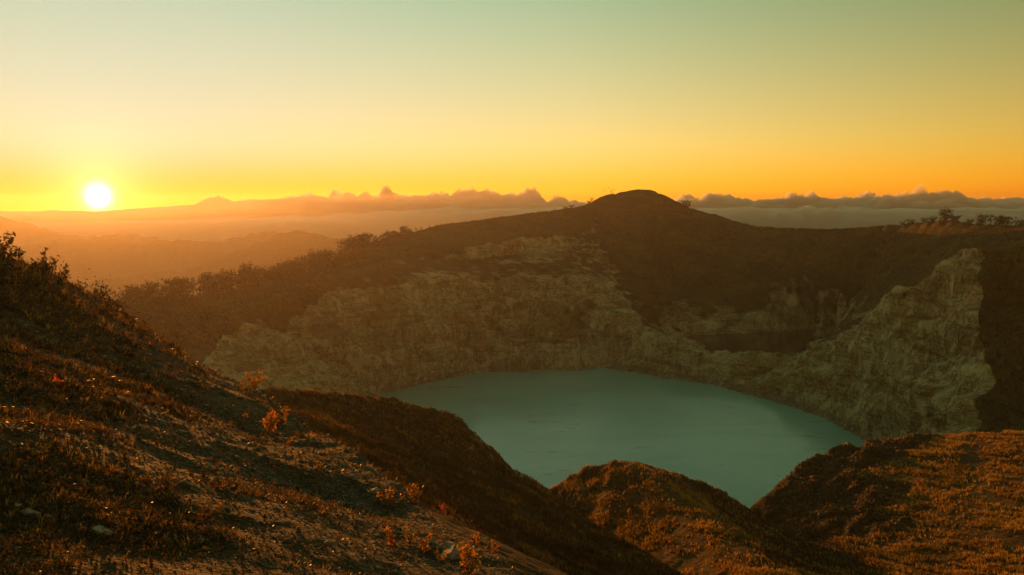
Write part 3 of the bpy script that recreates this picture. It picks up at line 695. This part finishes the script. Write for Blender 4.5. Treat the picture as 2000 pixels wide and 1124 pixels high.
# ------------------------------------------------------------------ trees (unit height, base at the origin)
def tree_proto(kind, seed, leafs=1.0, dens=1):
    g = np.random.RandomState(seed); sg = []; tips = []
    if kind == 'round': h0, spread, nb, ntip = 0.06, 0.36, 20, 4
    elif kind == 'tall': h0, spread, nb, ntip = 0.16, 0.17, 16, 3
    elif kind == 'sparse': h0, spread, nb, ntip = 0.34, 0.36, 7, 3
    elif kind == 'sapling': h0, spread, nb, ntip = 0.30, 0.10, 6, 2
    else: h0, spread, nb, ntip = 0.05, 0.62, 12, 4                                # bush
    p = np.array([0, 0, -0.06]); r = 0.030 if kind != 'bush' else 0.03; steps = 6; trunk = [p]
    top = 0.86 if kind != 'bush' else 0.5
    for i in range(steps):
        q = p+np.array([g.normal()*0.02, g.normal()*0.02, (top+0.06)/steps]); r1 = 0.030*(1-(i+1)/steps*0.75)
        sg.append((p, q, r, r1)); p, r = q, r1; trunk.append(p)
    trunk = np.array(trunk)
    for i in range(nb):
        hh = h0+(top-h0)*((i+0.3*g.rand())/nb); k = min(int((hh+0.06)/(top+0.06)*steps), steps-1); base = trunk[k]*1.0; base[2] = hh
        an = i*2.4+g.rand()*0.8
        prof = math.sin(math.pi*min(max((hh-h0)/(1.02-h0), 0.12), 0.95))**(0.6 if kind != 'round' else 0.4) if kind != 'tall' else (1.05-hh)
        ln_ = spread*prof*g.uniform(0.65, 1.15)
        tip = base+np.array([math.cos(an)*ln_, math.sin(an)*ln_, ln_*g.uniform(0.25, 0.7)])
        mid = (base+tip)/2+g.normal(size=3)*0.02
        sg += [(base, mid, 0.011, 0.008), (mid, tip, 0.008, 0.003)]
        for t_ in range(ntip): tips.append(mid+(tip-mid)*g.uniform(0.2, 1.1)+g.normal(size=3)*0.035*(1 if kind != 'tall' else 0.7))
    tips.append(trunk[-1]+[0, 0, 0.04]); tips.append(trunk[-1]+[0.02, 0, 0.09])
    tips = np.array(tips); per = {'round': 15, 'tall': 13, 'sparse': 12, 'sapling': 9, 'bush': 14}[kind]*dens
    cr = {'round': 0.080, 'tall': 0.050, 'sparse': 0.045, 'sapling': 0.04, 'bush': 0.085}[kind]
    pts = np.repeat(tips, per, 0)+g.normal(size=(len(tips)*per, 3))*cr*[1, 1, 0.75]
    V, T = tubes(sg); mt = mesh_np('trunk_'+kind, V, T, M_bark)
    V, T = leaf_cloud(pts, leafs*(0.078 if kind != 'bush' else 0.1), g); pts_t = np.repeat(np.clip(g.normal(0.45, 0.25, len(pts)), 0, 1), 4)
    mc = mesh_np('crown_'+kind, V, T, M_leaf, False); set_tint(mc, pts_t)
    zmax = V[:, 2].max()
    return mt, mc, zmax
protos = {k: [tree_proto(k, 500+i*7+j) for j in range(3)] for i, k in enumerate(('round', 'tall', 'sparse', 'sapling', 'bush'))}
protos['near'] = [tree_proto('round', 590+j, 0.4, 5) for j in range(2)]
random.seed(5)
def ordinal(n):
    return '%d%s' % (n, 'th' if 10 <= n % 100 <= 20 else {1: 'st', 2: 'nd', 3: 'rd'}.get(n % 10, 'th'))
def place_tree(name, px, pytop, d, kind, label, group, wide=1.0, minh=2.0):
    u, s_ = bear(px, pytop); gx_, gy_, gz = (float(v) for v in ground(u, d))
    h = max(s_*d+EYE-gz, minh)
    mt, mc, zm_ = random.choice(protos[kind]); sc_ = h/zm_
    e = emp(name, (gx_, gy_, gz), label, 'tree' if kind != 'bush' else 'shrub', group)
    e.rotation_euler = (0, 0, random.uniform(0, 6.28)); e.scale = (sc_*wide, sc_*wide, sc_)
    link('trunk', mt, e); link('crown', mc, e)
    return e
rim_q = sorted([P(*p)[:2] for p in rim])
def rim_d(px): return float(np.interp(bear(px, 480)[0], [q[0] for q in rim_q], [q[1] for q in rim_q]))
left_row = [(245,566,'round'),(262,556,'round'),(280,551,'bush'),(292,547,'round'),(318,555,'bush'),(340,540,'round'),(348,539,'round'),(363,548,'sparse'),(380,545,'sparse'),(390,541,'sparse'),(402,532,'tall'),(411,531,'tall'),(423,531,'round'),(441,524,'round'),(453,530,'sparse'),(462,536,'sparse'),
  (472,513,'tall'),(477,513,'tall'),(489,510,'tall'),(498,526,'tall'),(510,517,'round'),(521,525,'sparse'),(531,531,'sparse'),(538,518,'round'),(545,513,'sparse'),(560,509,'round'),(567,507,'round'),(580,501,'round'),(594,496,'sparse'),(605,492,'round'),(620,487,'round'),(628,484,'round'),(641,487,'bush'),(655,486,'bush'),
  (676,465,'round'),(690,461,'round'),(702,455,'round'),(715,454,'round'),(723,456,'sparse'),(735,459,'bush'),(752,453,'round'),(761,450,'round'),(775,448,'bush'),(789,441,'round'),(798,446,'bush'),(813,445,'sparse'),(822,444,'sparse'),(838,440,'sparse')]
look = {'round': 'dark round-crowned tree', 'bush': 'low dark bush', 'sparse': 'dark open-crowned tree', 'tall': 'tall narrow dark tree'}
for i, (px, py, kind) in enumerate(left_row):
    d = rim_d(px)-(6 if i % 2 else 16)
    wd = 1.45 if kind in ('round', 'bush') and px > 660 else (1.2 if kind == 'round' else 1.0)
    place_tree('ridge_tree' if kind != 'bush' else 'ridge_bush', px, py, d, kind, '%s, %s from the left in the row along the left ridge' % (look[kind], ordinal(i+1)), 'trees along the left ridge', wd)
for px, py, d, kind, lab, wd in [(160,524,100,'near','broad hazy tree crown behind the camera hillside, under the sun',0.62),(141,533,98,'near','hazy tree left of the broad crown under the sun',0.55),
     (186,538,102,'near','hazy tree just right of the broad crown under the sun',0.55),(206,556,104,'near','lowest hazy tree at the right end of the clump under the sun',0.5)]:
    place_tree('slope_tree', px, py, d, kind, lab, 'tree clump under the sun', wd)
for px, py, kind, lab, wd in [(1848,405,'round','large round dark tree on the right rim, the biggest there',1.25),(1822,421,'bush','dark bush close left of the big tree on the right rim',1.0),(1866,418,'bush','dark leaning bush close right of the big tree on the right rim',1.0),
     (1807,424,'bush','low bush second left of the big tree on the right rim',1.0),(1780,427,'bush','tiny isolated bush on the right rim, left of the bushes',0.9),(1763,431,'bush','tiniest bush, leftmost on the right rim skyline',0.9),(1894,427,'bush','small lone bush in the gap on the right rim',0.9),
     (1917,416,'round','dark tree left of the right-hand rim thicket, with open crown',1.2),(1936,419,'sparse','dark forked tree second in the right-hand rim thicket',1.2),(1953,420,'round','round dark tree in the middle of the right-hand rim thicket',1.3),(1963,420,'round','dense dark tree right of middle in the right-hand rim thicket',1.3),
     (1977,424,'sparse','thin dark tree near the picture edge in the right-hand rim thicket',1.1),(1991,430,'bush','low bush near the right picture edge on the rim',1.0),(2001,428,'bush','dark bush cut by the right picture edge on the rim',1.0),
     (1116,400,'bush','dark mound-shaped bush in the saddle left of the peak',1.5),(1104,403,'bush','smaller bush left of the mound-shaped bush by the peak',1.3),(1156,386,'sparse','thin twiggy tree on the left shoulder of the peak',1.2),(1151,391,'bush','bush at the foot of the twiggy tree on the peak',0.8),
     (1194,371,'sapling','single thin upright sapling below the summit',1.0),(1341,390,'bush','small round bush on the right shoulder of the peak',0.9)]:
    place_tree('rim_tree' if kind != 'bush' else 'rim_bush', px, py, rim_d(px)-4, kind, lab, 'trees on the far rim skyline', wd)

# brushwood that covers the left ridge and shelf: one mass
def brush():
    g = np.random.RandomState(77); cs = []
    n = 0
    while n < 2300:
        px = g.uniform(215, 860); rd = rim_d(px); k = g.rand()
        d = rd*(1-0.30*k*k) if px < 600 else rd*(1-0.10*k*k)-3
        if px > 640 and g.rand() > (860-px)/300: continue
        u = bear(px, 540)[0]; x, y, z = (float(v) for v in ground(u, d))
        h = g.uniform(3, 7.5)*(1-0.3*k)*(1 if px < 640 else 0.7)
        cs.append((x, y, z+h*0.45, h)); n += 1
    for _ in range(160):
        px = g.uniform(120, 225); d = g.uniform(94, 106); u = bear(px, 560)[0]; x, y, z = (float(v) for v in ground(u, d)); h = g.uniform(1.5, 3.5); cs.append((x, y, z+h*0.45, h))
    cs = np.array(cs); per = 36
    pts = np.repeat(cs[:, :3], per, 0)+g.normal(size=(len(cs)*per, 3))*np.repeat(cs[:, 3], per)[:, None]*[0.30, 0.30, 0.24]
    V, T = leaf_cloud(pts, np.repeat(cs[:, 3], per)[:, None]*0.16, g, 0.7)
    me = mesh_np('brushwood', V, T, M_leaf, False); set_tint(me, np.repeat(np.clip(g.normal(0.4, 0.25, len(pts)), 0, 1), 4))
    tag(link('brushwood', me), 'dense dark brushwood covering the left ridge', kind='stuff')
brush()

# ------------------------------------------------------------------ grass on spur and mounds, weeds on the camera hillside
cz4 = 0.25*(Zf[:-1, :-1]+Zf[1:, :-1]+Zf[:-1, 1:]+Zf[1:, 1:])
def tufts(name, regs, n, size, blades, mat, label, seed, maskarr=None, lean=0.5, hue=0.5, umax=2060, umin=-60, dmax=1e9):
    g = np.random.RandomState(seed)
    ok = np.isin(reg, regs) & (cu > umin) & (cu < umax) & (cdn < dmax)
    wgt = ok.astype(float)
    if maskarr is not None: wgt *= np.clip(maskarr[:-1, :-1], 0, 1)
    ids = g.choice(wgt.size, n, p=(wgt/wgt.sum()).ravel()); r, c = np.unravel_index(ids, wgt.shape)
    fr_, fc_ = g.rand(n), g.rand(n)
    def bl(A): return (A[r, c]*(1-fc_)+A[r, c+1]*fc_)*(1-fr_)+(A[r+1, c]*(1-fc_)+A[r+1, c+1]*fc_)*fr_
    base = np.stack([bl(X), bl(Y), bl(Zf)], -1); dd = bl(DD)
    sz = size(dd, g, n)
    bb = np.repeat(base, blades, 0); s_ = np.repeat(sz, blades); m_ = n*blades
    an = g.uniform(0, 2*np.pi, m_); le = g.uniform(0.1, lean, m_)*s_
    tip = bb+np.stack([np.cos(an)*le, np.sin(an)*le, s_*g.uniform(0.55, 1.1, m_)], -1)
    sd = np.stack([-np.sin(an), np.cos(an), 0*an], -1)*(s_*0.13)[:, None]
    root = bb+np.stack([np.cos(an), np.sin(an), 0*an], -1)*(s_*0.16)[:, None]; root[:, 2] -= 0.04*s_
    V = np.stack([root-sd, root+sd, tip], 1).reshape(-1, 3); T = np.arange(m_*3).reshape(-1, 3)
    me = mesh_np(name, V, T, mat, False)
    pt = noise(base[:, 0]/9, base[:, 1]/9, 0.0, 651)*0.35+noise(base[:, 0]/2.5, base[:, 1]/2.5, 0.0, 652)*0.25
    th = np.repeat(np.clip(g.normal(hue, 0.16, n)+pt, 0, 1), blades); t3 = np.stack([th*0.7, th*0.7, np.clip(th*1.25, 0, 1)], 1).ravel(); set_tint(me, t3)
    return tag(link(name, me), label, kind='stuff')
def cover():
    g = np.random.RandomState(640); n = 8000
    wgt = np.isin(reg, [0])*np.clip(0.12+wd_[:-1, :-1], 0, 1)*(cu > -60)*(cu < 1100)*(cdn > 9)
    ids = g.choice(wgt.size, n, p=(wgt/wgt.sum()).ravel()); r, c = np.unravel_index(ids, wgt.shape)
    base = np.stack([X[r, c], Y[r, c], Zf[r, c]], -1); k = DD[r, c]/F
    per = 5; pts = np.repeat(base, per, 0)+g.normal(size=(n*per, 3))*np.repeat(k, per)[:, None]*[7, 7, 2.2]+np.repeat(k, per)[:, None]*[0, 0, 3.5]
    V, T = leaf_cloud(pts, np.repeat(k, per)[:, None]*6.5, g, 0.6)
    me = mesh_np('ground_cover', V, T, M_cover, False)
    patch = 0.45+0.5*noise(pts[:, 0]/3.0, pts[:, 1]/3.0, 0.0, 642)+0.2*g.normal(size=len(pts)); set_tint(me, np.repeat(np.clip(patch, 0, 1), 4))
    tag(link('ground_cover', me), 'low russet and olive creeping weeds on the camera hillside', kind='stuff')
tuss = sstep(-0.25, 0.35, noise(X/2.2+Y/6, Y/7, 0.0, 207)+0.5*noise(X/14, Y/14, 0.0, 208))
gold = np.clip(0.05+tuss**1.5, 0, 1)*sstep(-0.45, 0.15, fbm(X/11, Y/11, 3, 209)+0.12)*(1-0.85*flank_shade)*(1-0.9*rm)*(1-np.clip(scree*1.1, 0, 0.9))
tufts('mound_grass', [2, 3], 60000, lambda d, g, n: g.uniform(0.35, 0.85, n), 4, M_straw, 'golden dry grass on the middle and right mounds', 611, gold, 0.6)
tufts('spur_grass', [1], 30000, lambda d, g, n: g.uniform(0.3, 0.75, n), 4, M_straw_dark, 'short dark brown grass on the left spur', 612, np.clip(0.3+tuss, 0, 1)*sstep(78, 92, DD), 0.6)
tufts('spur_lit_straw', [1], 9000, lambda d, g, n: g.uniform(0.3, 0.7, n), 4, M_straw, 'straw on the left spur, paler along the crest to paint its light', 617, tuss*sstep(-0.1, 0.4, n_mid2+0.3*sstep(135, 165, DD))*sstep(78, 92, DD), 0.7, 0.25)  # light on the crest put into the colour of these tufts
wd_ = sstep(-0.2, 0.45, fbm(X/5, Y/5, 2, 221)+0.9*sstep(520, 0, UU)-0.5)
tufts('hillside_weeds', [0], 7000, lambda d, g, n: np.clip(d*g.uniform(4, 13, n)/F, 0.05, 0.7), 6, M_straw_dark, 'dry brown weeds on the camera hillside', 613, wd_, 1.3, 0.45)
tufts('hillside_straw', [0], 2200, lambda d, g, n: np.clip(d*g.uniform(5, 15, n)/F, 0.05, 0.7), 6, M_straw, 'scattered yellow straw tufts on the camera hillside', 614, wd_, 1.3, 0.35)
cover()
tufts('rim_scrub', [5], 26000, lambda d, g, n: g.uniform(1.0, 2.6, n), 4, M_straw_dark, 'low dark scrub on the far rim and shelf', 615, (1-np.clip(pale*1.3, 0, 1))*(DD > 420), 0.7, 0.35)

# ------------------------------------------------------------------ stones
def stone_proto(seed, flat, mat):
    import bmesh
    g = np.random.RandomState(seed); bm = bmesh.new()
    for i in range(15):
        v = g.normal(size=3); v /= np.linalg.norm(v); v *= g.uniform(0.75, 1.0); bm.verts.new((v[0]*0.5, v[1]*0.36, v[2]*flat*0.5))
    r_ = bmesh.ops.convex_hull(bm, input=bm.verts)
    bmesh.ops.delete(bm, geom=[v for v in bm.verts if not v.link_faces], context='VERTS')
    me = bpy.data.meshes.new('stone'); bm.to_mesh(me); bm.free(); me.materials.append(mat); return me
st_p = [stone_proto(700+i, (0.45, 0.6, 0.35, 0.7)[i % 4], M_stone if i % 2 else M_stone2) for i in range(10)]
hill = land[0]
g = np.random.RandomState(9); random.seed(9)
stone_spots = [(200,1047,46,0),(168,947,20,1),(440,757,30,1),(420,748,16,1),(22,838,14,1),(33,990,18,1),(95,1020,26,0),(60,1008,34,0),(640,1065,24,1),(690,940,26,1),(730,965,30,1),(870,1075,44,0),(880,1090,60,0),(840,1062,30,0),(480,882,12,1),(222,875,14,1),(570,950,12,1)]
while len(stone_spots) < 300:
    px = g.uniform(0, 900); py = g.uniform(560, 1122)
    if py < np.interp(px, [0, 150, 400, 560, 700, 1000], [540, 610, 750, 830, 910, 1130]): continue
    if g.rand() > 0.25+0.75*min(px/350, 1): continue
    stone_spots.append((px, py, g.uniform(5, 11)*(1.7 if g.rand() < 0.12 else 1), int(g.rand() < 0.35)))
for i, (px, py, wpx, pl) in enumerate(stone_spots):
    h_ = hit(px, py)
    if h_ is None or h_[1] > 100: continue
    w_ = wpx*h_[1]/F; me = random.choice([m_ for k_, m_ in enumerate(st_p) if (k_ % 2 == 1) == bool(pl or wpx > 20)])
    o = link('stone', me, hill); o.location = (h_[2], h_[3], h_[4]+0.08*w_)
    o.scale = (w_*1.1, w_*random.uniform(0.8, 1.4), w_*random.uniform(0.7, 1.1)); o.rotation_euler = (random.uniform(-.3, .3), random.uniform(-.3, .3), random.uniform(0, 6.28) if wpx < 20 else random.uniform(-.4, .4))
def gravel(name, regs, n, pxs, mat, label, seed, maskarr, parent):
    g = np.random.RandomState(seed)
    wgt = np.isin(reg, regs)*np.clip(maskarr[:-1, :-1], 0, 1)*(cu > -60)*(cu < 2060)*(cdn > 9)
    ids = g.choice(wgt.size, n, p=(wgt/wgt.sum()).ravel()); r, c = np.unravel_index(ids, wgt.shape); fr_, fc_ = g.rand(n), g.rand(n)
    def bl(A): return (A[r, c]*(1-fc_)+A[r, c+1]*fc_)*(1-fr_)+(A[r+1, c]*(1-fc_)+A[r+1, c+1]*fc_)*fr_
    base = np.stack([bl(X), bl(Y), bl(Zf)], -1); s_ = bl(DD)*np.exp(g.normal(math.log(pxs), 0.4, n))/F*0.5
    octv = np.array([(1, 0, 0), (0, 1, 0), (-1, 0, 0), (0, -1, 0), (0, 0, 1), (0, 0, -1)], float); octf = np.array([(0, 1, 4), (1, 2, 4), (2, 3, 4), (3, 0, 4), (1, 0, 5), (2, 1, 5), (3, 2, 5), (0, 3, 5)])
    an = g.uniform(0, 6.28, n); ca, sa = np.cos(an), np.sin(an)
    v = octv[None]*g.uniform(0.55, 1.25, (n, 6, 1))*np.array([1.1, 0.9, 0.62]) + g.normal(size=(n, 6, 3))*0.15
    vx = v[..., 0]*ca[:, None]-v[..., 1]*sa[:, None]; vy = v[..., 0]*sa[:, None]+v[..., 1]*ca[:, None]
    V = base[:, None]+np.stack([vx, vy, v[..., 2]+0.1], -1)*s_[:, None, None]
    T = (np.arange(n)[:, None, None]*6+octf[None]).reshape(-1, 3)
    o = link(name, mesh_np(name, V.reshape(-1, 3), T, mat, False), parent); o['kind'] = 'stuff'
    if parent is None: o['label'] = label
vis = sstep(0.0, 0.35, scree)
gravel('gravel', [0], 20000, 4.4, M_stone2, None, 801, vis, hill)
gravel('pale_gravel', [0], 4500, 4.2, M_stone, None, 802, vis, hill)
gravel('shore_rock', [4], 5000, 4.0, M_stone, None, 804, np.clip((1-sstep(1.5, 5, np.abs(Zf-lakez-EYE-1)))*c1*(DD > 560), 0, 1), land[4])
gravel('mound_pebble', [2, 3], 1400, 2.6, M_stone, None, 805, 0.3+0*DD, land[2])
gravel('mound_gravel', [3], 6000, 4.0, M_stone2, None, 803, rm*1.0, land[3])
tufts('gully_grass', [2, 3], 9000, lambda d, g, n: g.uniform(0.3, 0.7, n), 4, M_straw_dark, 'dull olive grass on the gravelly mound edge, and as painted shade on the mound flank', 616, np.clip(flank_shade+0.5*rm, 0, 1), 0.7, 0.3)  # on the flank these dark tufts carry painted shade

# ------------------------------------------------------------------ shrubs of the foreground
def shrub(name, px, py, hpx, wpx, mat, hue, label, seed, leaf=0.11, n=150, group='leafy shrubs on the camera hillside', cat='shrub', dmin=5.0):
    h_ = hit(px, py, dmin)
    while h_ is None or h_[1] > 120: py += 3; h_ = hit(px, py, dmin)
    g = np.random.RandomState(seed); k = h_[1]/F; H_, W_ = hpx*k*1.12, wpx*k/2
    e = emp(name, h_[2:5], label, cat, group); sg = []; tips = []
    for i in range(max(4, int(wpx/7))):
        an = g.uniform(0, 6.28); rr = W_*math.sqrt(g.rand()); hh = H_*(1-0.45*(rr/W_)**2)*g.uniform(0.6, 1.05)
        b0 = np.array([0, 0, -0.03]); tp = np.array([math.cos(an)*rr, math.sin(an)*rr, hh]); md = (b0+tp)/2+np.array([0, 0, 0.1*hh])
        sg += [(b0, md, 0.012*H_, 0.009*H_), (md, tp, 0.009*H_, 0.004*H_)]
        for t_ in np.linspace(0.25, 1.0, 6): tips.append(b0+(tp-b0)*t_ + np.array([0, 0, 0.1*hh])*(1-abs(2*t_-1)))
    tips = np.array(tips); pts = tips[g.randint(0, len(tips), n)]+g.normal(size=(n, 3))*H_*0.075
    V, T = tubes(sg); link('stems', mesh_np('stems', V, T, M_bark), e)
    V, T = leaf_cloud(pts, leaf*H_*2.0, g, 0.42, -0.5); me = mesh_np('leaves', V, T, mat, False)
    set_tint(me, np.repeat(np.clip(g.normal(hue, 0.22, n), 0, 1), 4)); link('leaves', me, e)
shrubs = [(497,764,36,62,M_shrub,.5,'orange-lit leafy shrub on the edge above the grassy spur',.09,170),(473,762,20,30,M_shrub,.4,'small yellow shrub left of the orange-lit shrub on the hillside edge',.11,70),
  (526,846,42,46,M_shrub,.62,'brightest orange shrub with red leaves halfway down the hillside edge',.10,150),(549,832,36,34,M_shrub,.5,'yellow-orange shrub touching the brightest orange shrub',.11,110),(563,872,20,36,M_shrub,.35,'low yellow-green shrub below the brightest orange shrub',.12,80),(477,829,18,22,M_shrub,.5,'small orange weed left of the brightest orange shrub',.13,50),
  (762,986,34,56,M_shrub,.5,'wide golden shrub by the lower hillside edge',.10,190),(812,984,40,44,M_shrub,.45,'upright golden shrub just right of the wide golden shrub',.09,140),(868,1003,22,18,M_shrub,.95,'small bright red plant right of the golden shrubs',.14,40),
  (764,1066,36,34,M_shrub,.7,'reddish shrub left in the lowest row of shrubs',.11,100),(800,1068,36,40,M_shrub,.35,'yellow-green shrub between the reddish one and the pale slab',.11,120),(835,1082,36,34,M_shrub,.45,'yellow shrub leaning over the pale slab',.11,110),(862,1098,26,44,M_shrub,.4,'low yellow shrub at the slab, lowest row',.11,110),
  (915,1124,62,62,M_shrub,.5,'large golden shrub at the bottom edge with bright leaf tips',.075,280),(935,1068,28,32,M_shrub,.6,'orange shrub above the large golden one',.11,90),(964,1080,24,22,M_shrub,.6,'small orange shrub furthest right on the hillside',.12,60),
  (114,758,24,18,M_shrub,.9,'small red-topped plant on the left hillside',.14,45),(108,800,26,40,M_weed,.3,'dull green bush below the red-topped plant',.11,120),
  (8,512,46,52,M_weed,.35,'dark twiggy bush on the skyline at the left picture edge',.10,150),(40,512,26,24,M_weed,.4,'small twiggy weed right of the left-edge bush',.12,50),(95,534,38,46,M_weed,.45,'hazy twiggy bush on the skyline under the sun',.10,130),(126,545,42,18,M_weed,.5,'thin tall weed right of the hazy skyline bush',.10,36),
  (205,618,22,50,M_weed,.6,'glinting low weeds on the hillside below the tree clump',.12,110),(275,655,22,46,M_weed,.6,'glinting bush on the hillside skyline above the rim shelf',.12,110),(60,600,26,60,M_weed,.4,'dull brown bush high on the left slope',.11,120),(160,690,24,56,M_weed,.5,'brown bush in the middle of the left slope',.11,120),(330,740,22,50,M_weed,.5,'brown weed clump near the hillside edge',.11,110),
  (220,800,26,50,M_weed,.35,'olive weed clump left of centre on the slope',.11,120),(60,900,34,66,M_weed,.35,'olive weed clump at the left picture edge, lower slope',.10,150),(330,960,34,80,M_weed,.5,'russet weed patch low on the slope',.10,170),(400,1020,36,90,M_weed,.6,'russet weed patch right of the pale flat stone',.10,180),(130,1110,44,90,M_weed,.5,'russet weeds at the bottom left',.09,180),(250,905,28,50,M_weed,.4,'brown weed tuft above the pale flat stone',.11,110)]
for i, q in enumerate(shrubs):
    px, py, hp, wp, mt, hu, lab, lf, n_ = q
    shrub('shrub' if mt is M_shrub else 'weed_clump', px, py, hp, wp, mt, hu, lab, 900+i, lf, n_, 'leafy shrubs on the camera hillside' if mt is M_shrub else 'weed clumps on the camera hillside', 'shrub' if mt is M_shrub else 'weeds')

print('done', round(time.time()-T0, 1))
